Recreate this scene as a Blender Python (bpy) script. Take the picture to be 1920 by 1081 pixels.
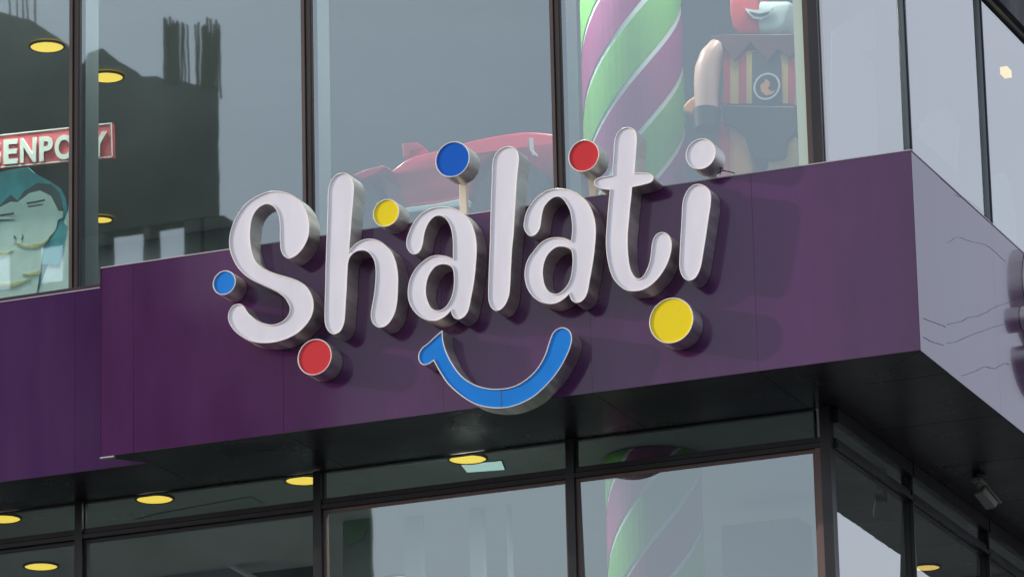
import bpy, bmesh, math, random
from mathutils import Vector, Matrix, geometry
random.seed(7)
PI = math.pi
sc = bpy.context.scene
for o in list(bpy.data.objects): bpy.data.objects.remove(o)

# ------------------------------------------------------------------ camera
Z0 = 10.035                      # height of the purple box's underside above the street
CP = Vector((8.7875, -28.5478, -8.4350 + Z0))
FW = Vector((-0.35822456, 0.88864536, 0.28632952))
RT = Vector((0.92469904, 0.3800295, -0.02256681))
UP = Vector((0.12886756, -0.25668464, 0.95786541))
FPX = 9346.876
cd = bpy.data.cameras.new('camera'); cam = bpy.data.objects.new('camera', cd)
sc.collection.objects.link(cam); sc.camera = cam
cd.sensor_width = 36; cd.sensor_fit = 'HORIZONTAL'; cd.lens = FPX * 36 / 1920
cd.clip_start = 0.5; cd.clip_end = 2000
cam.matrix_world = Matrix(((RT.x, UP.x, -FW.x, CP.x), (RT.y, UP.y, -FW.y, CP.y), (RT.z, UP.z, -FW.z, CP.z), (0, 0, 0, 1)))

# ------------------------------------------------------------------ light
SUN_EL, SUN_AZ = 14.0, 251.6     # degrees; azimuth clockwise from +Y
w = bpy.data.worlds.new('World'); sc.world = w; w.use_nodes = True
nt = w.node_tree; bg = nt.nodes['Background']
sky = nt.nodes.new('ShaderNodeTexSky'); sky.sky_type = 'NISHITA'; sky.sun_disc = False
sky.sun_elevation = math.radians(SUN_EL); sky.sun_rotation = math.radians(SUN_AZ)
sky.air_density = 1.2; sky.dust_density = 4.0; sky.ozone_density = 1.5
hz = nt.nodes.new('ShaderNodeMix'); hz.data_type = 'RGBA'; hz.inputs[0].default_value = .62     # even high haze over the blue
hz.inputs[7].default_value = (6.7, 7.05, 8.3, 1)
nt.links.new(sky.outputs[0], hz.inputs[6]); nt.links.new(hz.outputs[2], bg.inputs[0]); bg.inputs[1].default_value = 0.15
sl = bpy.data.lights.new('sun', 'SUN'); sl.energy = 2.5; sl.angle = math.radians(0.8); sl.color = (1, .90, .78)
so = bpy.data.objects.new('sun', sl); sc.collection.objects.link(so)
a, e = math.radians(SUN_AZ), math.radians(SUN_EL)
sd = Vector((math.sin(a) * math.cos(e), math.cos(a) * math.cos(e), math.sin(e)))
so.rotation_euler = sd.to_track_quat('Z', 'Y').to_euler(); so.location = (-30, -20, 40)
vs = sc.view_settings
vs.view_transform = 'Standard'; vs.look = 'None'; vs.gamma = 1; vs.use_curve_mapping = False; vs.exposure = 0.0

# ------------------------------------------------------------------ helpers
H = 1.3; W = 5.68; T = 0.175; G = 1.02; CX = -.945; SB = 0.283
def ray(x, y): return (FW + RT * ((x - 960) / FPX) - UP * ((y - 540.5) / FPX)).normalized()
def atY(x, y, Y=0.0): d = ray(x, y); return CP + d * ((Y - CP.y) / d.y)
def atX(x, y, X=0.0): d = ray(x, y); return CP + d * ((X - CP.x) / d.x)
def atZ(x, y, Z=0.0): d = ray(x, y); return CP + d * ((Z + Z0 - CP.z) / d.z)
def mirror(x, y, Y):             # where the front glazing's reflection of a far point stands
    p = atY(x, y, G); d = ray(x, y); d.y = -d.y
    return p + d * ((Y - p.y) / d.y)

def tag(o, label=None, cat=None, group=None, kind=None):
    if label: o['label'] = label
    if cat: o['category'] = cat
    if group: o['group'] = group
    if kind: o['kind'] = kind
    return o
def empty(name, loc, label, cat, group=None):
    o = bpy.data.objects.new(name, None); sc.collection.objects.link(o); o.location = loc
    o.empty_display_size = .2
    return tag(o, label, cat, group)
class MB:
    def __init__(s): s.v = []; s.f = []
    def box(s, a, b):
        x0, x1 = sorted((a[0], b[0])); y0, y1 = sorted((a[1], b[1])); z0, z1 = sorted((a[2], b[2]))
        n = len(s.v)
        s.v += [(x0,y0,z0),(x1,y0,z0),(x1,y1,z0),(x0,y1,z0),(x0,y0,z1),(x1,y0,z1),(x1,y1,z1),(x0,y1,z1)]
        s.f += [tuple(n+i for i in q) for q in ((3,2,1,0),(4,5,6,7),(0,1,5,4),(1,2,6,5),(2,3,7,6),(3,0,4,7))]
        return s
    def bar(s, p, q, r, n=8, r2=None, cap=True):
        p, q = Vector(p), Vector(q); d = (q - p).normalized()
        u = d.orthogonal().normalized(); v = d.cross(u); k = len(s.v); r2 = r if r2 is None else r2
        for c, rr in ((p, r), (q, r2)):
            for i in range(n):
                t = 2*PI*i/n; s.v.append(tuple(c + (u*math.cos(t) + v*math.sin(t))*rr))
        for i in range(n): s.f.append((k+i, k+(i+1) % n, k+n+(i+1) % n, k+n+i))
        if cap: s.f.append(tuple(k+n-1-i for i in range(n))); s.f.append(tuple(k+n+i for i in range(n)))
        return s
    def prism(s, pts, d):         # planar polygon (3D points) pushed along vector d
        pts = [Vector(p) for p in pts]; d = Vector(d); n = len(pts); k = len(s.v)
        s.v += [tuple(p) for p in pts] + [tuple(p + d) for p in pts]
        for t in geometry.tessellate_polygon([pts]):
            s.f.append(tuple(k+i for i in t)); s.f.append(tuple(k+n+i for i in reversed(t)))
        for i in range(n): s.f.append((k+i, k+(i+1) % n, k+n+(i+1) % n, k+n+i))
        return s
    def build(s, name, mat, parent=None, smooth=None, bevel=0, origin=None):
        me = bpy.data.meshes.new(name)
        pv = Vector(parent_world(parent)) if parent else Vector((0, 0, 0))
        if origin is not None: pv = Vector(origin)
        me.from_pydata([tuple(Vector(v) - pv) for v in s.v], [], s.f); me.update()
        bm = bmesh.new(); bm.from_mesh(me); bmesh.ops.recalc_face_normals(bm, faces=bm.faces)
        if bevel:
            bmesh.ops.bevel(bm, geom=[e_ for e_ in bm.edges if len(e_.link_faces) == 2 and e_.calc_face_angle(0) > .5],
                            offset=bevel, segments=2, affect='EDGES', profile=.5)
        bm.to_mesh(me); bm.free()
        if smooth:
            for p in me.polygons: p.use_smooth = True
            me.set_sharp_from_angle(angle=math.radians(smooth))
        me.materials.append(mat)
        o = bpy.data.objects.new(name, me); sc.collection.objects.link(o)
        if parent: o.parent = parent
        if origin is not None and not parent: o.location = pv
        return o
def parent_world(p):
    v = Vector((0, 0, 0))
    while p: v += p.location; p = p.parent
    return v

# ------------------------------------------------------------------ materials
def mat(name, col, rough=.5, metal=0, ior=1.5, noise=None, bump=None, coat=0, emit=None, es=1, aniso=0, spec=None):
    m = bpy.data.materials.new(name); m.use_nodes = True; n = m.node_tree.nodes; l = m.node_tree.links
    b = n['Principled BSDF']; b.inputs['Base Color'].default_value = (*col, 1)
    b.inputs['Roughness'].default_value = rough; b.inputs['Metallic'].default_value = metal
    b.inputs['IOR'].default_value = ior; b.inputs['Coat Weight'].default_value = coat; b.inputs['Coat Roughness'].default_value = .05
    if spec is not None: b.inputs['Specular IOR Level'].default_value = spec
    if emit: b.inputs['Emission Color'].default_value = (*emit, 1); b.inputs['Emission Strength'].default_value = es
    tc = n.new('ShaderNodeTexCoord')
    if noise:                    # (scale, amount, stretch) : mottled dirt and tone
        s_, amt, st = noise
        mp = n.new('ShaderNodeMapping'); mp.inputs['Scale'].default_value = st
        l.new(tc.outputs['Object'], mp.inputs[0])
        nz = n.new('ShaderNodeTexNoise'); nz.inputs['Scale'].default_value = s_; nz.inputs['Detail'].default_value = 6
        nz.inputs['Roughness'].default_value = .6
        l.new(mp.outputs[0], nz.inputs[0])
        r = n.new('ShaderNodeMapRange'); r.inputs[1].default_value = .3; r.inputs[2].default_value = .7
        r.inputs[3].default_value = 1 - amt; r.inputs[4].default_value = 1 + amt
        l.new(nz.outputs[0], r.inputs[0])
        mx = n.new('ShaderNodeVectorMath'); mx.operation = 'SCALE'; mx.inputs[0].default_value = col
        l.new(r.outputs[0], mx.inputs['Scale']); l.new(mx.outputs[0], b.inputs['Base Color'])
        r2 = n.new('ShaderNodeMapRange'); r2.inputs[1].default_value = .3; r2.inputs[2].default_value = .7
        r2.inputs[3].default_value = rough*.75; r2.inputs[4].default_value = min(1, rough*1.3)
        l.new(nz.outputs[0], r2.inputs[0]); l.new(r2.outputs[0], b.inputs['Roughness'])
    if bump:
        s_, st, dist = bump
        nz = n.new('ShaderNodeTexNoise'); nz.inputs['Scale'].default_value = s_; nz.inputs['Detail'].default_value = 3
        l.new(tc.outputs['Object'], nz.inputs[0])
        bp = n.new('ShaderNodeBump'); bp.inputs['Strength'].default_value = st; bp.inputs['Distance'].default_value = dist
        l.new(nz.outputs[0], bp.inputs['Height']); l.new(bp.outputs[0], b.inputs['Normal'])
    return m
def glass(name, ior, tint, wav=.02, refl=(.93, .97, 1)):
    m = bpy.data.materials.new(name); m.use_nodes = True; n = m.node_tree.nodes; l = m.node_tree.links
    n.remove(n['Principled BSDF']); out = n['Material Output']
    t = n.new('ShaderNodeBsdfTransparent'); t.inputs[0].default_value = (*tint, 1)
    g = n.new('ShaderNodeBsdfGlossy'); g.inputs[0].default_value = (*refl, 1); g.inputs['Roughness'].default_value = .012
    r0 = ((ior-1)/(ior+1))**2          # Schlick, the same from both sides
    lw = n.new('ShaderNodeLayerWeight'); lw.inputs[0].default_value = .5
    pw = n.new('ShaderNodeMath'); pw.operation = 'POWER'; pw.inputs[1].default_value = 5
    fr = n.new('ShaderNodeMath'); fr.operation = 'MULTIPLY_ADD'; fr.inputs[1].default_value = 1-r0; fr.inputs[2].default_value = r0
    l.new(lw.outputs['Facing'], pw.inputs[0]); l.new(pw.outputs[0], fr.inputs[0])
    tc = n.new('ShaderNodeTexCoord'); nz = n.new('ShaderNodeTexNoise'); nz.inputs['Scale'].default_value = 1.6
    nz.inputs['Detail'].default_value = 3
    oi = n.new('ShaderNodeObjectInfo'); ad = n.new('ShaderNodeVectorMath'); ad.operation = 'ADD'
    sc_ = n.new('ShaderNodeMath'); sc_.operation = 'MULTIPLY'; sc_.inputs[1].default_value = 37
    l.new(oi.outputs['Random'], sc_.inputs[0]); l.new(tc.outputs['Object'], ad.inputs[0]); l.new(sc_.outputs[0], ad.inputs[1])
    l.new(ad.outputs[0], nz.inputs[0])
    bp = n.new('ShaderNodeBump'); bp.inputs['Strength'].default_value = 1; bp.inputs['Distance'].default_value = wav
    l.new(nz.outputs[0], bp.inputs['Height']); l.new(bp.outputs[0], g.inputs['Normal'])
    mx = n.new('ShaderNodeMixShader'); l.new(fr.outputs[0], mx.inputs[0]); l.new(t.outputs[0], mx.inputs[1]); l.new(g.outputs[0], mx.inputs[2])
    l.new(mx.outputs[0], out.inputs[0])
    return m
M = dict(
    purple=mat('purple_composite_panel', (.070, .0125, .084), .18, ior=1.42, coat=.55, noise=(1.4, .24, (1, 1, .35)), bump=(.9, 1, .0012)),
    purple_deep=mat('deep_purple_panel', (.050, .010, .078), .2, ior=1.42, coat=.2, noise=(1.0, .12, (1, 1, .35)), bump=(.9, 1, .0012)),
    joint=mat('joint_black', (.03, .012, .035), .8),
    soffit=mat('soffit_black', (.008, .006, .011), .3, noise=(1.5, .3, (1, 1, 1)), bump=(1.2, 1, .002)),
    steel=mat('brushed_steel', (.72, .70, .67), .48, 1, noise=(9, .25, (1, .15, 1))),
    rim=mat('polished_rim', (.95, .91, .84), .32, .2),
    acrylic=mat('white_acrylic', (.85, .84, .915), .35, noise=(5, .06, (1, 1, .3))),
    blue=mat('blue_acrylic', (.008, .23, .76), .45, noise=(4, .05, (1, 1, 1)), spec=.2),
    blue_deep=mat('deep_blue_acrylic', (.002, .12, .60), .4, spec=.2),
    red=mat('red_acrylic', (.66, .040, .050), .45, spec=.2),
    yellow=mat('yellow_acrylic', (.95, .76, .015), .45, spec=.2),
    bronze=mat('bronze_aluminium', (.085, .065, .058), .45, .3, noise=(5, .3, (1, 1, .2))),
    black=mat('black_aluminium', (.014, .014, .016), .35, noise=(4, .3, (1, 1, .3))),
    pinkish=mat('inner_window_frame', (.17, .115, .105), .5, noise=(6, .2, (1, 1, .3))),
    silver=mat('silver_gasket', (.5, .48, .45), .35, .8),
    fin=mat('pale_mullion_fin', (.20, .225, .24), .5, noise=(2, .08, (1, 1, .3))),
    glass=glass('reflective_glass', 3.35, (.52, .66, .64), .00011, (.83, .96, 1)),
    glass_side=glass('reflective_side_glass', 5.3, (.52, .66, .66), .0005, (1, .99, .97)),
    lip=mat('weathered_lip', (.45, .42, .46), .5, .3),
    wall=mat('interior_plaster', (.13, .15, .145), .8, noise=(.8, .25, (1, 1, 1))),
    ceil=mat('interior_ceiling', (.36, .38, .38), .8, noise=(.9, .1, (1, 1, 1))),
    floor=mat('interior_floor', (.42, .40, .38), .5),
    lamp=mat('downlight_lens', (.9, .8, .3), .5, emit=(1, .60, .075), es=2.1),
    lamp_cool=mat('panel_light_lens', (.8, .9, .9), .5, emit=(.72, .93, .90), es=.95),
    lamp_side=mat('warm_square_lens', (.9, .8, .5), .5, emit=(1, .55, .12), es=2.6),
    s_green=mat('column_green', (.16, .42, .07), .7),
    s_white=mat('column_white', (.75, .78, .78), .6),
    s_purple=mat('column_magenta', (.32, .03, .16), .7),
    car=mat('red_car_paint', (.62, .03, .07), .3, coat=.5),
    tyre=mat('tyre_rubber', (.02, .022, .025), .7),
    pale=mat('pale_trim', (.7, .75, .78), .4),
    skin=mat('toy_peach', (.75, .42, .36), .4),
    orange=mat('toy_orange', (.85, .33, .10), .5),
    ochre=mat('toy_ochre', (.75, .45, .12), .4),
    toyred=mat('toy_red', (.62, .03, .03), .4),
    toydark=mat('toy_dark', (.045, .04, .05), .45),
    toybrown=mat('toy_brown', (.12, .035, .03), .45),
    signred=mat('sign_red', (.62, .11, .13), .5, noise=(6, .15, (1, 1, 1))),
    signwhite=mat('sign_white', (.72, .74, .68), .5),
    teal=mat('mural_teal', (.15, .47, .52), .6, noise=(5, .3, (1, 1, .4))),
    palesk=mat('mural_pale', (.78, .90, .84), .6, noise=(4, .12, (1, 1, 1))),
    mgrey=mat('mural_grey', (.13, .14, .15), .6),
    mcream=mat('mural_cream', (.70, .62, .30), .6),
    mline=mat('mural_line', (.10, .14, .14), .6),
    matte=mat('matte_charcoal', (.018, .02, .021), .75, noise=(2, .4, (1, 1, 1))),
    mintstrip=mat('pale_cover_strip', (.52, .66, .58), .4),
    partition=mat('partition_grey', (.30, .34, .35), .7, noise=(1.5, .2, (1, 1, 1))), partition2=mat('post_pale', (.28, .31, .33), .6), cabinet=mat('cabinet_grey', (.06, .07, .10), .5),
    lav=mat('lavender_board', (.36, .32, .42), .6),
    mint=mat('mint_board', (.38, .58, .50), .6),
    concrete=mat('raw_concrete', (.14, .135, .125), .9, noise=(.35, .5, (1, 1, 1))),
    concrete_d=mat('concrete_block', (.095, .09, .085), .95, noise=(.55, .8, (1, 1, 1))),
    rebar=mat('rusty_rebar', (.08, .05, .04), .8),
    asphalt=mat('asphalt', (.05, .05, .052), .9, noise=(.6, .2, (1, 1, 1))),
    paving=mat('pavement', (.22, .21, .2), .9, noise=(2, .2, (1, 1, 1))),
    cctv=mat('camera_housing', (.19, .18, .16), .4),
    cctvd=mat('camera_dark', (.03, .03, .035), .4),
    cable=mat('black_cable', (.015, .012, .012), .6),
    painted_reflection=mat('painted_reflection_grey', (.23, .20, .25), .5),  # flat colour for the wire reflections modelled on the side panels
    maroon=mat('maroon_banner', (.20, .02, .05), .6),
    dgreen=mat('green_banner', (.05, .18, .05), .6),
)

def dusty(m):                    # rain streaks and settled dust running down a panel
    n = m.node_tree.nodes; l = m.node_tree.links; b = n['Principled BSDF']
    src = b.inputs['Base Color'].links[0].from_socket
    g = n.new('ShaderNodeNewGeometry'); mp = n.new('ShaderNodeMapping'); mp.inputs['Scale'].default_value = (5, 5, .6)
    nz = n.new('ShaderNodeTexNoise'); nz.inputs['Scale'].default_value = 1; nz.inputs['Detail'].default_value = 5; nz.inputs['Roughness'].default_value = .7
    r = n.new('ShaderNodeMapRange'); r.inputs[1].default_value = .48; r.inputs[2].default_value = .78; r.inputs[3].default_value = 0; r.inputs[4].default_value = .05
    mx = n.new('ShaderNodeMix'); mx.data_type = 'RGBA'; mx.inputs[7].default_value = (.17, .13, .18, 1)
    l.new(g.outputs['Position'], mp.inputs[0]); l.new(mp.outputs[0], nz.inputs[0]); l.new(nz.outputs[0], r.inputs[0])
    l.new(r.outputs[0], mx.inputs[0]); l.new(src, mx.inputs[6]); l.new(mx.outputs[2], b.inputs['Base Color'])
dusty(M['purple']); dusty(M['purple_deep'])

# ------------------------------------------------------------------ ground
tag(MB().box((-300, -300, -.5), (300, 300, 0)).build('ground', M['asphalt']), kind='structure')
tag(MB().box((-60, -5, .004), (4, 40, .13)).build('pavement', M['paving']), kind='structure')

# ------------------------------------------------------------------ shop building
bld = empty('shop_building', (-6, 4, 0), 'glass fronted shop building with purple fascia box wrapped round its corner', 'building')
def part(mb, name, m, parent=None, **k): return mb.build(name, m, parent or bld, **k)
ZB, ZT = Z0, Z0 + H
XL = -15.0; YB = 12.0
# wrap-round fascia box core
core = MB()
core.prism([(-W+.012, .012, ZB+.01), (-.012, .012, ZB+.01), (-.012, YB, ZB+.01), (CX+.03, YB, ZB+.01), (CX+.03, G-.02, ZB+.01), (-5.3, G-.02, ZB+.01), (-5.3, .4, ZB+.01)], (0, 0, H-.02))
fas = part(core, 'fascia', M['joint'])
seams = [-W] + [atY(px, py).x for px, py in ((250, 660), (530, 600), (828, 560), (1106, 560), (1415, 520))] + [0]
g_ = .0007
def panel(p4, d, m, par, tilt=0):
    c = sum((Vector(p) for p in p4), Vector()) / 4
    b = MB().prism(p4, d)
    o = b.build('panel', m, par)
    return o
for i in range(len(seams) - 1):
    x0 = seams[i] + (g_ if i else 0); x1 = seams[i+1] - (g_ if i < len(seams)-2 else 0)
    t = random.uniform(-.0012, .0012)
    panel([(x0, t, ZB), (x1, 0 if i == len(seams)-2 else random.uniform(-.0012, .0012), ZB), (x1, 0, ZT), (x0, -t, ZT)], (0, .01, 0), M['purple'], fas)
ys = [.0] + [atX(1775, 600).y] + [atX(1775, 600).y + 1.12*(k+1) for k in range(9)]
for i in range(len(ys) - 1):
    y0 = ys[i] + (g_ if i else .0005); y1 = ys[i+1] - g_
    t = .004 if i % 2 else 0
    panel([(-t*.3, y0, ZB), (0, y1, ZB), (0, y1, ZT), (-t*.3, y0, ZT)], (-.01, 0, 0), M['purple'], fas)
# thin metal lips along the box's edges
lp = MB().box((-W, -.004, ZT+.001), (.004, .02, ZT+.008)).box((-.012, .022, ZT+.001), (.004, YB, ZT+.008))
part(lp, 'coping', M['lip'], fas)
part(MB().box((-W-.006, -.002, ZB), (-W-.001, .02, ZT)), 'edge_trim', M['purple'], fas)
part(MB().box((-W-.004, -.006, ZB-.012), (-W+.10, .03, ZB-.003)), 'corner_clip', M['silver'], fas)
part(MB().box((-W, .03, ZT-.02), (CX, G-.1, ZT-.002)), 'box_top', M['joint'], fas)
# set-back fascia on the left
SBX = -5.0
fas2 = part(MB().box((XL, SB+.012, ZB+.01), (SBX, G-.02, ZT-.005)), 'fascia', M['joint'])
zt2 = atY(187, 540, SB).z
sx = [SBX, atY(141, 700, SB).x] + [atY(141, 700, SB).x - 1.12*(k+1) for k in range(8)]
for i in range(len(sx) - 1):
    x1 = sx[i] - (g_ if i else 0); x0 = sx[i+1] + g_
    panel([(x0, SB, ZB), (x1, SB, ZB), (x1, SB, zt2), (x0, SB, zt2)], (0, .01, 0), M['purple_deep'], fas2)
part(MB().box((XL, SB-.003, zt2+.001), (SBX, SB+.03, zt2+.007)), 'coping', M['lip'], fas2)
# soffit, panel by panel, following the box's skewed left end
sof = part(MB().box((-5.0, .3, ZB+.003), (CX+.05, G-.02, ZB+.009)), 'soffit', M['joint'])
for i in range(len(seams) - 1):
    x0, x1 = seams[i], seams[i+1] - .004
    f = [(x0, .0, ZB-.001), (x1, .0, ZB-.001), (x1, G+.0, ZB-.001), (x0, G+.0, ZB-.001)]
    if i == 0: f = [(-W, 0, ZB-.001), (x1, 0, ZB-.001), (x1, SB, ZB-.001), (-5.464, SB, ZB-.001)]
    if i == len(seams)-2: f = [(x0, 0, ZB-.001), (0, 0, ZB-.001), (CX, G, ZB-.001), (x0, G, ZB-.001)]
    part(MB().prism(f, (0, 0, .003)), 'soffit_panel', M['soffit'], sof)
f0 = [(seams[1]-.02, SB+.004, ZB+.0), (seams[1]-.004, SB+.004, ZB), (seams[1]-.004, G, ZB), (XL, G, ZB), (XL, SB+.004, ZB)]
part(MB().prism([(XL, SB+.001, ZB-.001), (seams[1]-.004, SB+.001, ZB-.001), (seams[1]-.004, G, ZB-.001), (XL, G, ZB-.001)], (0, 0, .003)), 'soffit_panel', M['soffit'], sof)
for i in range(len(ys) - 1):
    y0, y1 = ys[i] + .004, ys[i+1] - .004
    if i == 0:
        f = [(-.002, .006, ZB-.001), (-.002, y1, ZB-.001), (-y1*CX/-G*1.0 if False else CX*y1/G, y1, ZB-.001)]
    elif y0 < G: f = [(-.002, y0, ZB-.001), (-.002, y1, ZB-.001), (CX, y1, ZB-.001), (CX, G+.004, ZB-.001), (CX*y0/G, y0, ZB-.001)]
    else: f = [(-.002, y0, ZB-.001), (-.002, y1, ZB-.001), (CX, y1, ZB-.001), (CX, y0, ZB-.001)]
    part(MB().prism(f, (0, 0, .003)), 'soffit_panel', M['soffit'], sof)

# glazing -------------------------------------------------------------
ZU = Z0 + 4.17                    # underside of the dark band over the upper storey
ZTR = Z0 - .235                   # transom of the lower storey
ZLB = Z0 - 3.1
fx = [-6.395 - 1.81*k for k in range(4, -1, -1)] + [-4.607, -2.766, CX]
fl = [-6.343 - 1.81*k for k in range(4, -1, -1)] + [-4.555, -2.734, CX]
sy = [G, 3.02, 4.92, 6.82, 8.72, 10.62]
sw = [G, 2.62, 4.36, 6.1, 7.84, 9.58, 11.3]
def window(orient, a0, a1, z0, z1, m, gm, fr=.016, tilt=.0006, lean=0):
    mid = (a0 + a1) / 2
    mb = MB()
    def bx(u0, u1, zz0, zz1):
        if orient == 'F': mb.box((u0, G-.012, zz0), (u1, G+.03, zz1))
        else: mb.box((CX-.03, u0, zz0), (CX+.012, u1, zz1))
    bx(a0, a0+fr, z0, z1); bx(a1-fr, a1, z0, z1); bx(a0+fr, a1-fr, z0, z0+fr); bx(a0+fr, a1-fr, z1-fr, z1)
    wf = part(mb, 'window', m)
    t = random.uniform(-tilt, tilt); t2 = random.uniform(-tilt, tilt)
    a0 += fr-.002; a1 -= fr-.002; z0 += fr-.002; z1 -= fr-.002
    lb = lean*(z1-z0)*random.uniform(.85, 1.15)       # the lower sashes lean in a little at the foot
    if orient == 'F': pts = [(a0, G+t-lb, z0), (a1, G-t-lb, z0), (a1, G-t+t2, z1), (a0, G+t+t2, z1)]
    else: pts = [(CX+t+lb, a0, z0), (CX-t+lb, a1, z0), (CX-t+t2, a1, z1), (CX+t+t2, a0, z1)]
    pm = MB(); pm.v = pts; pm.f = [(0, 1, 2, 3)]
    part(pm, 'pane', gm, wf)
MW = .028
for i in range(len(fx) - 1):
    a0, a1 = fx[i] + MW, fx[i+1] - (MW if i < len(fx)-2 else .055)
    window('F', a0, a1, ZT - .25, ZU, M['bronze'], M['glass'], .006)
    a0, a1 = fl[i] + MW, fl[i+1] - (MW if i < len(fx)-2 else .097)
    window('F', a0, a1, ZTR + .035, ZB - .004, M['black'], M['glass'], .008)
    window('F', a0, a1, ZLB, ZTR - .035, M['pinkish'] if i >= len(fx)-3 else M['black'], M['glass'], .022, lean=-.028)
for i in range(len(sy) - 1):
    a0, a1 = sy[i] + (.012 if i else .03), sy[i+1] - .012
    window('S', a0, a1, ZT - .25, ZU, M['silver'], M['glass_side'], .004, .0015)
for i in range(len(sw) - 1):
    a0, a1 = sw[i] + (.012 if i else .03), sw[i+1] - .012
    window('S', a0, a1, ZTR + .035, ZB - .004, M['black'], M['glass_side'], .008)
    window('S', a0, a1, ZLB, ZTR - .035, M['black'], M['glass_side'], .008, .004, lean=-.036)
for x in fx[:-1]:
    mu = part(MB().box((x-MW, G-.05, ZT-.3), (x-.004, G+.02, ZU+.02)).box((x+.004, G-.035, ZT-.3), (x+MW, G+.02, ZU+.02)).box((x-.004, G-.02, ZT-.3), (x+.004, G+.02, ZU+.02)), 'mullion', M['bronze'])
    part(MB().box((x-MW-.007, G-.03, ZT-.3), (x-MW-.001, G-.013, ZU)), 'gasket', M['silver'], mu)
    part(MB().box((x+MW+.003, G+.035, ZT-.3), (x+MW+.03, G+.235, ZU)), 'fin', M['fin'], mu)
for x in fl[:-1]: part(MB().box((x-MW, G-.05, ZLB), (x+MW, G+.04, ZB-.006)), 'mullion', M['black'])
cp = part(MB().box((CX-.055, G-.05, ZT-.3), (CX-.018, G+.03, ZU+.02)), 'corner_post', M['bronze'])
part(MB().box((CX-.016, G-.06, ZT-.3), (CX+.05, G+.03, ZU+.02)), 'post_cap', M['black'], cp)
part(MB().box((CX+.052, G-.02, ZT-.3), (CX+.058, G+.03, ZU+.02)), 'gasket', M['silver'], cp)
part(MB().box((CX-.125, G-.03, ZT-.3), (CX-.058, G-.013, ZU)), 'jamb', M['mintstrip'], cp)
cl = part(MB().box((CX-.055, G-.05, ZLB), (CX+.012, G+.03, ZB-.006)), 'corner_post', M['black'])
part(MB().box((CX-.096, G-.035, ZLB), (CX-.057, G+.03, ZTR-.036)), 'jamb', M['pinkish'], cl)
for y in sy[1:]:
    mu = part(MB().box((CX-.02, y-.011, ZT-.3), (CX+.03, y+.002, ZU)), 'mullion', M['black'])
    part(MB().box((CX-.02, y-.03, ZT-.3), (CX+.016, y-.012, ZU)), 'gasket', M['fin'], mu)
for y in sw[1:]: part(MB().box((CX-.02, y-.011, ZLB), (CX+.04, y+.011, ZB-.006)), 'mullion', M['black'])
for i in range(len(fx) - 1):
    a0, a1 = fl[i] + MW + .001, fl[i+1] - (MW + .001 if i < len(fx)-2 else .0565)
    tr = part(MB().box((a0, G-.045, ZTR-.034), (a1, G+.02, ZTR-.004)).box((a0, G-.03, ZTR+.004), (a1, G+.02, ZTR+.034)).box((a0, G-.015, ZTR-.004), (a1, G+.02, ZTR+.004)), 'transom', M['black'])
for i in range(len(sw) - 1):
    a0, a1 = sw[i] + (.032 if not i else .012), sw[i+1] - .012
    part(MB().box((CX-.02, a0, ZTR-.034), (CX+.045, a1, ZTR-.004)).box((CX-.02, a0, ZTR+.004), (CX+.03, a1, ZTR+.034)).box((CX-.02, a0, ZTR-.004), (CX+.015, a1, ZTR+.004)), 'transom', M['black'])
    part(MB().box((CX+.001, a0, ZB-.10), (CX+.05, a1, ZB-.004)), 'head_rail', M['black'])
# storeys above and below what the picture shows
part(MB().box((XL, G-.06, ZU+.021), (CX+.06, G+.02, ZU+1.3)), 'spandrel', M['matte'])
part(MB().box((CX-.02, G+.021, ZU+.001), (CX+.06, YB, ZU+1.3)), 'spandrel', M['matte'])
part(MB().box((XL, G-.02, ZLB-.5), (CX+.02, G+.2, ZLB)), 'spandrel', M['black'])
part(MB().box((CX-.2, G+.21, ZLB-.5), (CX+.02, YB, ZLB)), 'spandrel', M['black'])
for i in range(len(fx) - 1):
    part(MB().box((fx[i]+.03, G+.02, .6), (fx[i+1]-.03, G+.04, ZLB-.51)), 'shop_window', M['glass'])
    part(MB().box((fx[i]-.03, G-.02, .13), (fx[i]+.029, G+.1, ZLB-.51)), 'pier', M['black'])
part(MB().box((CX-.1, G+.0, .13), (CX+.0, YB, ZLB-.51)), 'side_wall', M['wall'])
part(MB().box((XL, YB, .13), (CX, YB+.3, ZU+1.3)), 'rear_wall', M['concrete'])
part(MB().box((XL-.3, G, .13), (XL-.001, YB+.3, ZU+1.3)), 'party_wall', M['concrete'])
part(MB().box((XL, G+.03, ZU+.06), (CX-.03, YB-.01, ZU+.3)), 'roof', M['concrete'])
# interiors
part(MB().box((XL, G+.06, Z0+4.06), (CX-.06, YB-.01, Z0+4.14)), 'ceiling', M['ceil'])
part(MB().box((XL, G+.06, ZB+.05), (CX-.06, YB-.01, ZB+.8)), 'floor_slab', M['ceil'])
part(MB().box((XL, G+.06, ZLB-.3), (CX-.06, YB-.01, ZLB-.01)), 'floor_slab', M['floor'])
part(MB().box((XL, 7.5, ZB+.81), (CX-.07, 7.6, Z0+4.05)), 'interior_wall', M['wall'])
part(MB().box((XL, 6.2, ZLB), (CX-.07, 6.3, ZB+.04)), 'interior_wall', M['wall'])

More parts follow.
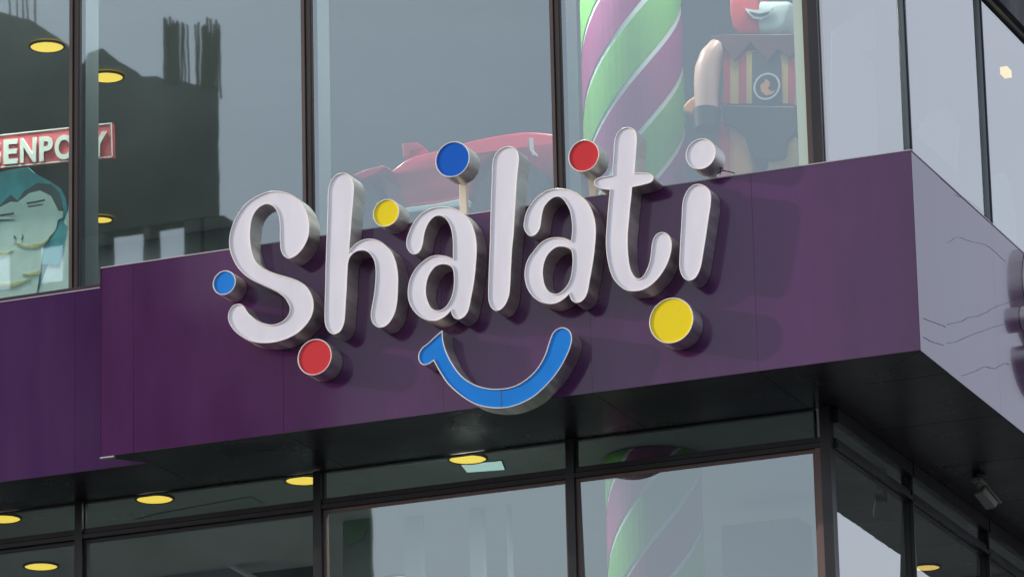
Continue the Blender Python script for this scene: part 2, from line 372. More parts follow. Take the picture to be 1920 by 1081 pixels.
# ------------------------------------------------------------------ sign letters
def smooth_loop(pts, sharp, k=5):
    n = len(pts); out = []
    for i in range(n):
        p0, p1, p2, p3 = pts[i-1], pts[i], pts[(i+1) % n], pts[(i+2) % n]
        s1 = i in sharp; s2 = (i+1) % n in sharp
        m1 = (p2 - p1)*.9 if s1 else (p2 - p0)*.5; m2 = (p2 - p1)*.9 if s2 else (p3 - p1)*.5
        # keep tangents in proportion to this span so that uneven spacing does not loop
        L = (p2 - p1).length
        if m1.length > 1e-9: m1 = m1.normalized()*L
        if m2.length > 1e-9: m2 = m2.normalized()*L
        for j in range(k):
            t = j/k; t2 = t*t; t3 = t2*t
            out.append(p1*(2*t3-3*t2+1) + m1*(t3-2*t2+t) + p2*(-2*t3+3*t2) + m2*(t3-t2))
    return out
def area(p): return .5*sum(p[i].x*p[(i+1) % len(p)].y - p[(i+1) % len(p)].x*p[i].y for i in range(len(p)))
def inset(p, d):                  # positive d moves to the left of a counter-clockwise loop: inwards
    n = len(p); out = []
    for i in range(n):
        a_ = (p[i] - p[i-1]).normalized(); b_ = (p[(i+1) % n] - p[i]).normalized()
        na = Vector((-a_.y, a_.x)); nb = Vector((-b_.y, b_.x)); m = (na + nb)
        m = m.normalized() if m.length > 1e-6 else na
        out.append(p[i] + m * (d / max(.55, m.dot(na))))
    return out
def channel(name, loops, facemat, label, cat, group, T_=T, seam=None, back=.0):
    """loops: list of 2D loops (x, z) on the letter's front plane; first outer, others holes"""
    L2 = []
    for i, p in enumerate(loops):
        if (area(p) < 0) == (i == 0): p = list(reversed(p))
        L2.append(p)
    c = sum(L2[0], Vector((0, 0))) / len(L2[0])
    root = empty(name, (c.x, back, c.y), label, cat, group)
    y0, y1 = -T_, back - .004
    ret = MB(); rim = MB(); face = MB(); RW = .0075; RD = .0055
    for p in L2:
        q = inset(p, RW); n = len(p)
        k = len(ret.v); ret.v += [(a_.x, y0, a_.y) for a_ in p] + [(a_.x, y1, a_.y) for a_ in p]
        ret.f += [(k+i, k+(i+1) % n, k+n+(i+1) % n, k+n+i) for i in range(n)]
        k = len(rim.v)
        p_ = inset(p, .0004)
        rim.v += [(a_.x, y0+.0, a_.y) for a_ in p_] + [(a_.x, y0-.0025, a_.y) for a_ in inset(p, .0025)] + [(a_.x, y0-.0025, a_.y) for a_ in inset(p, RW-.002)] + [(a_.x, y0+.0005, a_.y) for a_ in q] + [(a_.x, y0+RD+.002, a_.y) for a_ in q]
        for r in range(4): rim.f += [(k+r*n+i, k+r*n+(i+1) % n, k+(r+1)*n+(i+1) % n, k+(r+1)*n+i) for i in range(n)]
    for dst, yy, off in ((face, y0+RD, RW+.0003), (ret, y1, 0)):
        vv = [inset(p, off) if off else p for p in L2]
        tri = geometry.tessellate_polygon([[Vector((a_.x, a_.y, 0)) for a_ in p] for p in vv])
        k = len(dst.v); dst.v += [(a_.x, yy, a_.y) for p in vv for a_ in p]
        dst.f += [tuple(k+i for i in t) for t in tri]
    ret.build('return', M['steel'], root, smooth=40)
    rim.build('rim', M['rim'], root, smooth=40)
    fo = face.build('face', facemat, root)
    if seam:
        (xa, za), (xb, zb) = seam
        MB().box((xa-.0015, y0+RD-.002, min(za, zb)), (xa+.0015, y0+RD-.0005, max(za, zb))).build('seam', M['mline'], root)
    return root
def zpts(z, s):                   # points read off an enlarged view: origin and scale
    ox, oy, k = z
    r = []
    for q in s.split():
        u, v = q.rstrip('!').split(',')
        r.append((ox + float(u)/k, oy + float(v)/k, q.endswith('!')))
    return r
def loop(*segs):
    pts = [q for z, s in segs for q in zpts(z, s)]
    P = []; sharp = set()
    for i, (x, y, sh) in enumerate(pts):
        p = atY(x, y, -T); P.append(Vector((p.x, p.z)))
        if sh: sharp.add(i)
    return smooth_loop(P, sharp)
Z1 = (400, 340, 6.7545); Z2 = (400, 490, 6.7545); Z3 = (590, 310, 6.361); Z4 = (590, 470, 6.361)
Z5 = (750, 380, 9.006); Z6 = (750, 490, 9.006); Z7 = (900, 270, 6.76); Z8 = (900, 430, 6.76)
Z9 = (970, 340, 9.006); Z10 = (970, 460, 9.006); Z11 = (1100, 230, 6.756); Z12 = (1100, 390, 6.756)
Z13 = (1250, 330, 5.148); Z14 = (740, 580, 4.8)
S_ = loop((Z1, '965,978 905,955 865,900 848,820 843,700 842,560 830,455 805,380 760,320 690,290 620,308 550,365 500,450 475,560 467,680 475,800 500,915'),
          (Z2, '543,0 600,58 680,105 780,148 900,183 1000,213 1090,250 1170,305 1230,385 1265,480 1272,580 1255,670 1210,760 1140,845 1050,920 930,980 800,1020 680,1034 560,1029 440,997 340,940 260,870 205,785 185,700 200,625 245,560 310,535 365,545 405,590 445,648 500,702 560,745 640,778 740,797 820,780 890,742 945,680 968,600 950,535 910,470 850,415 780,370 690,327 600,287 500,240 420,190 350,125 290,50'),
          (Z1, '250,985 215,895 200,800 203,700 225,600 262,500 312,410 380,315 460,240 560,180 680,132 800,120 920,138 1030,190 1120,275 1182,380 1213,500 1218,600 1205,700 1170,790 1120,870 1050,940'))
h_ = loop((Z3, '140,900 147,700 154,500 160,300 180,215 220,145 270,105 325,88 385,95 435,135 465,200 472,280 462,420 447,600 432,800 413,1015! 460,955 540,900 630,873 720,880 800,913 870,975'),
          (Z4, '905,-10 945,60 980,170 997,300 996,450 987,600 965,720 920,820 860,890 790,917 730,900 685,850 668,770 680,670 705,530 722,380 727,240 712,130 670,50 620,8 560,-2 490,15 430,68 403,140 393,260 386,420 375,600 362,800 348,880 308,960 240,996 180,975 135,910 118,820 120,600 126,400 131,150'))
a1 = loop((Z5, '105,700 112,610 145,500 205,370 300,235 420,140 560,82 720,62 880,80 1010,135 1120,222 1200,330 1255,460 1287,600 1299,760 1296,900'),
          (Z6, '1287,20 1272,200 1242,420 1207,600 1172,780 1140,865 1080,940 1000,978 930,960 885,912 856,832! 800,900 700,970 600,1003 500,1001 380,960 280,890 200,790 150,680 130,560 135,430 165,300 230,165 300,75'),
          (Z5, '400,975 500,912 620,882 740,890 830,915 893,943! 893,850 893,720 887,600 862,450 825,350 780,283 720,235 650,220 580,243 510,310 460,395 422,500 402,600 387,700 360,780 318,845 240,875 180,850 125,780'))
a1h = loop((Z6, '740,50 820,65 880,108 903,180 910,300 905,420 880,560 830,680 760,770 680,817 600,817 530,780 480,690 448,580 440,470 460,330 510,205 590,100 660,62'))
l_ = loop((Z7, '132,950 138,750 150,450 160,220 198,120 270,55 365,27 440,48 482,100 498,180 487,300 470,480 455,720 440,950'),
          (Z8, '430,50 410,250 395,500 380,780 355,890 300,985 220,1033 150,1000 112,920 103,820 112,500 124,200'))
a2 = loop((Z9, '105,760 112,670 150,520 230,380 330,262 450,175 590,125 740,116 880,138 1010,193 1120,278 1200,370 1260,480 1305,620 1328,780 1328,920 1318,1050'),
          (Z10, '1297,180 1262,400 1225,600 1192,780 1150,880 1080,950 1000,970 930,940 888,870 872,825! 820,880 720,950 600,990 480,980 360,940 250,850 170,730 130,600 120,480 140,330 200,190 290,72'),
          (Z9, '370,1058 460,990 560,952 680,940 800,955 905,1000! 920,900 925,780 915,650 888,500 840,400 780,312 720,268 660,262 590,290 520,350 460,430 425,540 407,660 387,780 340,870 265,925 195,915 137,850'))
a2h = loop((Z10, '740,22 830,35 903,75 925,150 932,280 920,420 892,560 840,670 760,760 680,808 600,805 520,760 465,660 440,540 435,420 460,285 510,170 590,80 660,35'))
t_ = loop((Z11, '325,660! 326,560 340,400 350,235 382,140 430,85 510,55 590,75 630,130 640,220 627,400 612,628! 700,630 790,640 840,670 852,705 820,755 740,783 640,807 578,820! 568,950'),
          (Z12, '552,0 540,150 526,300 522,450 530,600 550,740 590,840 640,887 700,873 750,800 790,700 812,580 827,450 852,370 900,318 960,303 1020,323 1065,380 1080,450 1070,560 1035,680 980,790 900,900 800,990 700,1040 600,1055 500,1040 410,980 330,880 280,740 250,560 243,400 255,200 270,0'),
          (Z11, '283,950 293,852! 200,842 130,817 93,770 110,720 170,690 240,680'))
i_ = loop((Z13, '153,260 175,180 220,112 290,76 360,88 410,130 430,190 425,290 408,400 385,560 355,750 328,890 280,982 220,1010 165,985 130,920 122,840 130,650 143,430'))
sm = loop((Z14, '430,183! 440,290 472,390 530,500 610,600 710,667 830,705 960,710 1080,685 1190,620 1280,530 1350,410 1390,290 1425,205 1485,163 1550,168 1590,215 1595,290 1555,410 1470,560 1370,680 1260,780 1130,850 1000,885 860,885 720,850 590,770 480,670 410,570 350,462! 310,490 260,500 222,470 212,410 240,350 300,300 370,235'))
LG = 'raised white letters of the front sign'
Sroot = channel('channel_letter', [S_], M['acrylic'], 'large white curvy capital S, first letter of the front sign', 'sign letter', LG)
channel('channel_letter', [h_], M['acrylic'], 'white letter h between the capital S and the first letter a', 'sign letter', LG)
channel('channel_letter', [a1, a1h], M['acrylic'], 'white letter a under the tall-stemmed deep blue disc', 'sign letter', LG)
channel('channel_letter', [l_], M['acrylic'], 'tall white letter l, a plain upright stroke between the two letters a', 'sign letter', LG)
channel('channel_letter', [a2, a2h], M['acrylic'], 'white letter a between the tall l and the crossed t', 'sign letter', LG)
channel('channel_letter', [t_], M['acrylic'], 'white letter t with a crossbar and curled foot, next to last in the sign', 'sign letter', LG)
channel('channel_letter', [i_], M['acrylic'], 'short white stem of the letter i at the right end of the sign', 'sign letter', LG)
sp = atY(939, 750, -T); sa = atY(939, 729, -T).z; sb_ = atY(939, 763, -T).z
channel('smile_sign', [sm], M['blue'], 'blue smile-shaped raised sign curving below the white letters', 'sign', None, seam=((sp.x, sa), (sp.x, sb_)))
DG = 'coloured round discs scattered round the front sign'
def dot(px, py, r, m, label, post=None):
    c = atY(px, py, -T); rr = abs(atY(px, py-r, -T).z - atY(px, py+r, -T).z)/2
    lp_ = [Vector((c.x + rr*math.cos(2*PI*i/64), c.z + rr*math.sin(2*PI*i/64))) for i in range(64)]
    root = channel('disc_sign', [lp_], m, label, 'sign disc', DG)
    if post:
        x0, x1, yb = post
        a_, b_ = atY(x0, yb, .03), atY(x1, yb, .03)
        MB().box((a_.x, .012, ZT+.009), (b_.x, .05, c.z - rr*.2)).box((a_.x+.008, -.006, c.z - rr*.6), (b_.x-.008, .011, c.z - rr*.2)).build('post', M['postm'], root, bevel=.003)
    return root
M['postm'] = mat('cream_post', (.72, .66, .55), .45)
bdot = dot(420.6, 529.8, 23, M['blue'], 'small blue disc at the far left, beside the lower half of the capital S')
dot(590, 669, 34, M['red'], 'red disc just below the foot of the capital S')
dot(724, 399, 26, M['yellow'], 'small yellow disc on the edge of the fascia between h and a')
dot(848.5, 298.7, 33.5, M['blue_deep'], 'large deep blue disc raised on a pale post above the first letter a', (864, 877, 400))
dot(1094.5, 292, 30, M['red'], 'red disc on a short pale post to the left of the letter t', (1106, 1119, 360))
dot(1314, 288.6, 29, M['acrylic'], 'white disc that dots the letter i at the sign\'s right end', (1331, 1346, 330))
dot(1258.7, 600.5, 42.8, M['yellow'], 'large yellow disc below the letters t and i')
# the same sign starts again on the side of the box: its first disc and capital S
def copy_to_side(root, label, dy, dz):
    c = root.copy(); sc.collection.objects.link(c); c.rotation_euler = (0, 0, PI/2); c.scale = (1, .6, 1)
    c.location = (0, root.location.x + dy, root.location.z + dz); c['label'] = label; c['group'] = 'sign pieces on the side of the purple box'
    for ch in [o for o in bpy.data.objects if o.parent == root]:
        d = ch.copy(); sc.collection.objects.link(d); d.parent = c
    return c
q = atX(1946, 594, T*.6)
dy, dz = q.y - bdot.location.x, q.z - bdot.location.z
copy_to_side(bdot, 'small disc seen edge-on at the right border, on the shaded side of the box', dy, dz)
copy_to_side(Sroot, 'letter S seen edge-on at the right border, on the shaded side of the box', dy, dz)

# ------------------------------------------------------------------ cable by the white disc, cable reflections drawn as thin tubes on the side panels
def polycurve(pts, r): 
    mb = MB()
    for a_, b_ in zip(pts, pts[1:]): mb.bar(a_, b_, r, 6)
    return mb
cb = polycurve([atY(1349, 318, -.03), atY(1353, 314, -.03), atY(1357, 320, -.03), atY(1368, 322, -.02), atY(1378, 325, -.01)], .0035)
cb.bar(atY(1344, 326, -.03), atY(1357, 319, -.03), .004, 6).bar(atY(1352, 312, -.03), atY(1350, 328, -.03), .003, 6)
tag(cb.build('cable', M['cable'], origin=atY(1353, 325, -.03)), 'short tangle of black cable on the box edge behind the white disc', 'cable')
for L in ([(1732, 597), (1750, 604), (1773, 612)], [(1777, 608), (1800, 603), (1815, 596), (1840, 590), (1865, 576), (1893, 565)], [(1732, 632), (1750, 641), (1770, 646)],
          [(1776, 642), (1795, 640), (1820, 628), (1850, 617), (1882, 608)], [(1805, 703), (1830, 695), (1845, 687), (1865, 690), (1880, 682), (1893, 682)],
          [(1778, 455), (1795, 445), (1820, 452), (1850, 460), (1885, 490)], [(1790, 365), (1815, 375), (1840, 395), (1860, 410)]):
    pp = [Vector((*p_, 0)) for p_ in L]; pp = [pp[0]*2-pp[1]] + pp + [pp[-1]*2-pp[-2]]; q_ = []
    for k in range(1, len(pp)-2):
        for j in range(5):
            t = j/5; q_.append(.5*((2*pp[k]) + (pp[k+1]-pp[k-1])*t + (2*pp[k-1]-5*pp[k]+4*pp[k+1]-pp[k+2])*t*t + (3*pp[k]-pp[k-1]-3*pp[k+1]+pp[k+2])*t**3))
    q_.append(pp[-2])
    part(polycurve([atX(v_.x, v_.y + random.uniform(-.8, .8), .0012) for v_ in q_], .0021 if L[0][1] > 500 else .0009), 'painted_reflection', M['painted_reflection'], fas)

# ------------------------------------------------------------------ ceiling lights
def downlight(c, r, label, group, m=None, ring=.012, watt=0):
    root = empty('downlight', c, label, 'ceiling light', group)
    n = 32; mb = MB()
    for rr, z in ((r+ring, 0), (r+ring, -.012), (r, -.016), (r-.004, -.006)):
        mb.v += [(c[0]+rr*math.cos(2*PI*i/n), c[1]+rr*math.sin(2*PI*i/n), c[2]+z) for i in range(n)]
    for k in range(3): mb.f += [(k*n+i, k*n+(i+1) % n, (k+1)*n+(i+1) % n, (k+1)*n+i) for i in range(n)]
    mb.build('trim_ring', M['bronze'], root, smooth=40)
    l_ = MB(); l_.v = [(c[0]+(r-.003)*math.cos(2*PI*i/n), c[1]+(r-.003)*math.sin(2*PI*i/n), c[2]-.009) for i in range(n)]; l_.f = [tuple(range(n))]
    l_.build('lens', m or M['lamp'], root)
    if watt:
        la = bpy.data.lights.new('lamp', 'AREA'); la.shape = 'DISK'; la.size = r*1.8; la.energy = watt; la.color = (1, .95, .88)
        lo = bpy.data.objects.new('lamp', la); sc.collection.objects.link(lo); lo.parent = root; lo.location = (0, 0, -.03)
LOW = 'round yellow ceiling lights of the lower storey'
for x, y, r, lab in ((5, 971, .125, 'yellow ceiling light cut by the left border, lower storey'),
                     (290, 934, .125, 'round yellow ceiling light under the left end of the purple box'),
                     (570, 899, .125, 'yellow ceiling light partly hidden by a lower mullion, below the red disc'),
                     (877, 859, .125, 'yellow ceiling light behind the glass right below the blue smile'),
                     (77, 1060, .12, 'yellow ceiling light lowest in the bottom left corner, below the transom'),
                     (1737, 1062, .10, 'pale ceiling light low behind the side windows at bottom right')):
    p = atZ(x, y, .045); downlight((p.x, p.y, p.z+.005), r, lab, LOW, M['lamp'] if x < 1700 else M['lamp_side'], watt=30 if x == 877 else 4)
for x_, w_ in ((-7.4, 'left end'), (-5.4, 'second window bay'), (-3.5, 'third window bay')):  # added lamps out of view, brightening the lower storey by bounce
    downlight((x_, 4.3, ZB+.05), .125, 'added unseen fill light deep inside the lower storey, behind its ' + w_, LOW, watt=32)
UPG = 'round ceiling lights of the upper storey'
for x, y, r, lab in ((88, 86, .125, 'yellow ceiling light near the top left corner, upper storey'),
                     (200, 143, .125, 'yellow ceiling light just right of the leftmost upper mullion'),
                     (190, 410, .09, 'small yellow ceiling light low behind the mullion, right of the pale cartoon face')):
    p = atZ(x, y, 4.05); downlight(tuple(p), r, lab, UPG, watt=14)
for x_, w_, p_ in ((-7.3, 'pale cartoon face', 200), (-5.5, 'first window bay left of the racing car', 35), (-3.15, 'middle of the racing car', 75), (-1.65, 'toy figure', 30)):  # unseen lamps added to brighten the mural, car, column and doll
    downlight((x_, G+.24, Z0+4.05), .125, 'added unseen fill light high above the ' + w_, UPG, watt=p_)
p = atX(1890, 131, CX-.09)
sq = empty('square_light', tuple(p), 'small warm square light behind the upper side window at the right', 'ceiling light')
MB().box((p.x-.05, p.y-.07, p.z-.055), (p.x-.045, p.y+.07, p.z+.02)).build('housing', M['bronze'], sq)
MB().box((p.x-.045, p.y-.06, p.z-.045), (p.x+.01, p.y+.06, p.z+.01)).build('lens', M['lamp_side'], sq)
p = [atZ(x, y, .04) for x, y in ((865, 872), (940, 865), (946, 880), (876, 885))]
pl = empty('panel_light', tuple(p[0]), 'pale bluish ceiling panel light right of the round light below the smile', 'ceiling light')
MB().prism(p, (0, 0, .005)).build('lens', M['lamp_cool'], pl)
cc = sum(p, Vector())/4
MB().prism([cc + (v-cc)*1.08 + Vector((0, 0, .006)) for v in p], (0, 0, .004)).build('housing', M['black'], pl)

# ------------------------------------------------------------------ striped columns
def striped(cx_, cy_, R_, z0, z1, zref, k, P, label):
    root = empty('striped_column', (cx_, cy_, z0), label, 'column', 'spiral striped columns behind the glass')
    MB().bar((cx_, cy_, z0), (cx_, cy_, z1), R_-.006, 40).build('shaft', M['s_white'], root, smooth=40)
    n = 48
    th0 = -PI/2
    for s in range(3):
        for a_, b_, m in ((-.965, -.525, 'p'), (-.465, -.025, 'g')):
            mb = MB()
            lo = int(math.floor((z0 - zref)/(k*2*PI))) - 2; hi = int(math.ceil((z1 - zref)/(k*2*PI))) + 2
            for i in range(lo*n, hi*n):
                t0, t1 = 2*PI*i/n, 2*PI*(i+1)/n
                q = []
                za0 = zref + k*t0 + (s+a_)*P; zb0 = zref + k*t0 + (s+b_)*P
                za1 = zref + k*t1 + (s+a_)*P; zb1 = zref + k*t1 + (s+b_)*P
                c4 = [min(max(z, z0), z1) for z in (za0, za1, zb1, zb0)]
                if c4[3]-c4[0] < 1e-4 and c4[2]-c4[1] < 1e-4: continue
                kk = len(mb.v)
                for t, z in ((t0, c4[0]), (t1, c4[1]), (t1, c4[2]), (t0, c4[3])):
                    mb.v.append((cx_ + R_*math.cos(t+th0), cy_ + R_*math.sin(t+th0), z))
                mb.f.append((kk, kk+1, kk+2, kk+3))
            mb.build('stripe', M['s_green'] if m == 'g' else M['s_purple'], root, smooth=60)
ccy = G + .85
c = atY(1187, 150, ccy); zr = atY(1187, 150, ccy-.35).z
# at the camera-facing meridian the line lies at theta ~ +0.3
kk = .42; P_ = kk*2*PI/3
striped(c.x, ccy, .352, ZB+.8, Z0+4.05, zr - kk*.3 + P_*.5, kk, P_, 'tall green and purple spiral striped column in the upper window, behind the letter t')
c = atY(1228, 980, ccy); zr = atY(1228, 1010, ccy-.32).z; kk = .38; P_ = kk*2*PI/3
striped(c.x, ccy, .325, ZLB, ZB+.04, zr - kk*.3 + P_*.5, kk, P_, 'green and purple spiral striped column in the lower window, beneath the yellow disc')

# ------------------------------------------------------------------ racing car in the upper window
cyy = G + .55
car = empty('toy_racing_car', tuple(atY(850, 400, cyy)), 'red open-wheel racing car displayed behind the upper window above the sign', 'racing car')
def car_poly(s, z=(560, 160, 3.5556), Y=cyy): 
    return [atY(x, y, Y) for x, y, _ in zpts(z, s)]
body = car_poly('545,610 620,560 700,500 760,470 840,450 930,430 1020,400 1130,372 1250,345 1380,322 1500,308 1600,310 1700,322 1850,350 1900,420 1880,560 1760,640 1680,630 1620,600 1570,550 1530,505 1480,470 1420,452 1350,450 1290,468 1230,510 1180,570 1150,640 1130,740 1070,755 900,785 715,800 690,730 655,665 600,625')
MB().prism(body, (0, .55, 0)).build('body', M['car'], car, bevel=.02, smooth=50)
MB().prism(car_poly('350,600 440,560 560,530 590,545 520,590 420,630', Y=cyy-.12), (0, .8, 0)).build('front_wing', M['car'], car, bevel=.01)
MB().prism(car_poly('690,385 790,380 825,410 800,425 740,440 730,470 695,480'), (0, .12, 0)).build('mirror', M['car'], car, bevel=.006)
MB().prism(car_poly('715,812 900,790 1070,757 1120,752 1120,800 900,828 712,850', Y=cyy-.03), (0, .6, 0)).build('sill', M['pale'], car, bevel=.008)
MB().prism(car_poly('712,852 900,830 1120,802 1120,880 712,930', Y=cyy-.02), (0, .56, 0)).build('floor_tray', M['toydark'], car)
MB().prism(car_poly('505,600 590,545 600,555 530,605', Y=cyy-.03), (0, .05, 0)).build('wing_trim', M['pale'], car)
MB().prism(car_poly('1535,350 1555,350 1562,430 1590,470 1560,465 1542,430', Y=cyy-.02), (0, .04, 0)).build('light_strip', M['pale'], car)
for (wx, wy, r) in ((640, 388, .27), (958, 372, .27)):
    q = atY(wx, wy, cyy-.05); 
    wh = MB().bar((q.x, cyy-.04, q.z), (q.x, cyy+.2, q.z), r, 40).build('wheel', M['tyre'], car, smooth=40)
    MB().bar((q.x, cyy-.05, q.z), (q.x, cyy-.03, q.z), r*.58, 32, r*.5).build('rim', M['toydark'], wh, smooth=40)
    MB().bar((q.x, cyy-.06, q.z), (q.x, cyy-.045, q.z), r*.16, 16).build('hub', M['pale'], wh, smooth=40)
plin = atY(850, 400, cyy)
tag(MB().box((atY(600, 400, cyy).x, G+.42, ZB+.81), (atY(1030, 400, cyy).x, G+1.3, atY(800, 430, cyy).z)).build('display_plinth', M['wall'], origin=(plin.x, G+.8, ZB+.81)),
    'low grey display plinth that carries the red racing car', 'plinth')

# ------------------------------------------------------------------ jester doll in the upper window
dy_ = G + .6
doll = empty('jester_doll', tuple(atY(1430, 330, dy_)), 'big toy figure in striped orange vest and dark skirt behind the upper corner window', 'toy figure')
def dp(s, Y): return [atY(x, y, Y) for x, y, _ in zpts((1000, 0, 2.5733), s)]
MB().prism(dp('950,0 1245,0 1240,60 1225,120 1200,150 1170,163 1000,163 965,130 950,60', dy_-.02), (0, .34, 0)).build('head', M['s_white'], doll, bevel=.04, smooth=50)
MB().prism(dp('948,-40 1087,-40 1087,166 1000,166 962,132 947,60', dy_-.03), (0, .36, 0)).build('mask_half', M['toyred'], doll, bevel=.012, smooth=50)
MB().prism(dp('1020,40 1060,48 1110,50 1158,38 1140,75 1100,95 1060,88 1035,65', dy_-.045), (0, .015, 0)).build('mouth', M['s_white'], doll)
MB().prism(dp('1040,56 1090,66 1140,56 1125,72 1090,80 1060,74', dy_-.050), (0, .005, 0)).build('teeth_line', M['toydark'], doll)
MB().prism(dp('930,240 1255,235 1265,510 905,500', dy_+.0), (0, .3, 0)).build('torso', M['orange'], doll, bevel=.02, smooth=50)
for x0, x1, m in ((918, 950, 'toyred'), (950, 990, 'ochre'), (990, 1028, 'toyred'), (1028, 1055, 'ochre'), (1200, 1228, 'ochre'), (1228, 1258, 'toyred')):
    MB().prism(dp('%d,250 %d,250 %d,500 %d,500' % (x0, x1, x1, x0), dy_-.012), (0, .01, 0)).build('vest_stripe', M[m], doll)
MB().prism(dp('1058,250 1185,250 1200,510 1055,505', dy_-.018), (0, .014, 0)).build('waistcoat', M['toydark'], doll)
MB().prism(dp('850,175 930,165 1260,165 1265,250 1235,280 1180,240 1130,300 1050,205 970,295 925,240 900,215', dy_-.032), (0, .33, 0)).build('collar', M['toybrown'], doll, bevel=.006)
q = dp('1127,418', dy_-.03)[0]
n = 32; mb = MB()
for i in range(n):
    t = 2*PI*i/n
    for r_, yy in ((.083, 0), (.095, 0), (.095, .012), (.083, .012)): mb.v.append((q.x+r_*math.cos(t), q.y+yy-.006, q.z+r_*math.sin(t)))
for i in range(n):
    for k in range(4): mb.f.append((i*4+k, i*4+(k+1) % 4, ((i+1) % n)*4+(k+1) % 4, ((i+1) % n)*4+k))
em = mb.build('buckle_ring', M['pale'], doll)
MB().prism(dp('1120,380 1140,395 1140,410 1130,425 1145,440 1165,438 1150,455 1120,460 1098,440 1095,410 1115,395', dy_-.036), (0, .008, 0)).build('crescent', M['orange'], doll)
ap = [dp(q_, y_)[0] for q_, y_ in (('925,215', dy_+.06), ('895,232', dy_+.03), ('862,275', dy_+.0), ('842,335', dy_-.02), ('836,400', dy_-.04), ('834,470', dy_-.06), ('838,540', dy_-.08))]
mb = MB(); n = 18
for k, (c_, r_) in enumerate(zip(ap, (.055, .075, .086, .09, .087, .08, .075))):
    d = (ap[min(k+1, 6)] - ap[max(k-1, 0)]).normalized(); u = d.cross(Vector((0, 1, 0))).normalized(); v = d.cross(u)
    mb.v += [tuple(c_ + (u*math.cos(2*PI*i/n) + v*math.sin(2*PI*i/n))*r_) for i in range(n)]
for k in range(6): mb.f += [(k*n+i, k*n+(i+1) % n, (k+1)*n+(i+1) % n, (k+1)*n+i) for i in range(n)]
mb.f += [tuple(range(n)), tuple(6*n+i for i in range(n))]
mb.build('arm', M['skin'], doll, smooth=60)
MB().bar(dp('838,535', dy_-.08)[0], dp('835,625', dy_-.10)[0], .095, 16, .08).build('glove', M['toydark'], doll, smooth=50)
MB().prism(dp('795,445 800,540 770,552 735,545 715,515 740,485', dy_+.0), (0, .12, 0)).build('coat_tail', M['orange'], doll, bevel=.02)
MB().prism(dp('915,505 1265,512 1268,640 1225,680 1215,760 1150,775 1070,760 1040,730 1020,660 960,610 915,600', dy_-.03), (0, .36, 0)).build('skirt', M['toydark'], doll, bevel=.01)
MB().prism(dp('885,590 1050,600 1060,860 885,870', dy_+.0), (0, .3, 0)).build('leg', M['orange'], doll, bevel=.02)
MB().prism(dp('1150,600 1262,600 1262,850 1120,860', dy_+.0), (0, .3, 0)).build('leg', M['ochre'], doll, bevel=.02)
MB().prism(dp('885,590 945,595 945,865 885,870', dy_-.01), (0, .01, 0)).build('leg_stripe', M['toyred'], doll)

# ------------------------------------------------------------------ red name board and cartoon mural, left
by = G + .42
bq = [atY(x, y, by) for x, y in ((-40, 319), (212, 295), (210, 230), (-40, 257))]
board = empty('name_board', tuple((bq[0]+bq[1])/2), 'red board with pale capital letters hanging behind the upper left window', 'sign board')
MB().prism(bq, (0, .04, 0)).build('board', M['signred'], board)
cc = sum(bq, Vector())/4
def quadframe(pts, wd, Y):
    mb = MB()
    for i in range(4):
        a_, b_ = pts[i], pts[(i+1) % 4]; d = (b_-a_).normalized(); nn = Vector((-d.z, 0, d.x))
        if (cc-a_).dot(nn) < 0: nn = -nn
        mb.prism([a_ + Vector((0, -.004, 0)), b_ + Vector((0, -.004, 0)), b_+nn*wd + Vector((0, -.004, 0)), a_+nn*wd + Vector((0, -.004, 0))], (0, .003, 0))
    return mb
quadframe(bq, .009, by).build('border', M['signwhite'], board)
def letter(ch, q0, q1, q3):       # the glyph's bottom left, bottom right and top left
    cu = bpy.data.curves.new('glyph', 'FONT'); cu.body = ch; cu.size = 1; cu.offset = .032; cu.extrude = .004
    to = bpy.data.objects.new('glyph', cu); sc.collection.objects.link(to)
    dg = bpy.context.evaluated_depsgraph_get(); dg.update()
    me = bpy.data.meshes.new_from_object(to.evaluated_get(dg)); bpy.data.objects.remove(to)
    xs = [v.co.x for v in me.vertices]; zs = [v.co.y for v in me.vertices]
    A, B, D_ = (atY(x, y, by-.006) for x, y in (q0, q1, q3))
    for v in me.vertices:
        u = (v.co.x-min(xs))/(max(xs)-min(xs)); t = (v.co.y-min(zs))/(max(zs)-min(zs)); dz_ = v.co.z
        p_ = A.lerp(B, u) + (D_-A)*t
        v.co = Vector((p_.x, p_.y - dz_, p_.z)) - board.location
    me.materials.clear(); me.materials.append(M['signwhite'])
    o = bpy.data.objects.new('lettering', me); sc.collection.objects.link(o); o.parent = board
for ch, xa, xb in (('G', -30, 1), ('E', 7, 33), ('N', 38, 68), ('P', 74, 99), ('O', 103, 138), ('L', 144, 166), ('Y', 168, 200)):
    yb = lambda x: 309 - x*.082; yt = lambda x: 263 - x*.082
    letter(ch, (xa, yb(xa)), (xb, yb(xb)), (xa, yt(xa)))
my = G + .5
mur = empty('cartoon_mural', tuple(atY(60, 560, my)), 'cut-out teal board with a pale sleepy cartoon face under the red name board', 'mural board')
def mp_(s, k): return [atY(x, y, my - .004*k) for x, y, _ in zpts((0, 0, 1), s)]
MB().prism(mp_('-60,345 -20,328 20,318 50,312 65,325 90,338 112,352 122,372 127,400 133,330 136,330 136,580 -60,580', 0), (0, .03, 0)).build('board', M['teal'], mur)
MB().prism(mp_('118,420 128,395 135,330 135,580 60,580 72,545', 1), (0, .003, 0)).build('print', M['palesk'], mur)
MB().prism(mp_('86,455 106,430 114,412 126,424 118,470 110,497 78,495 80,470', 2), (0, .003, 0)).build('print', M['teal'], mur)
MB().prism(mp_('-60,395 0,384 20,365 33,376 45,358 70,343 95,345 110,360 119,392 112,404 60,420 0,420 -60,430', 2), (0, .003, 0)).build('print', M['mgrey'], mur)
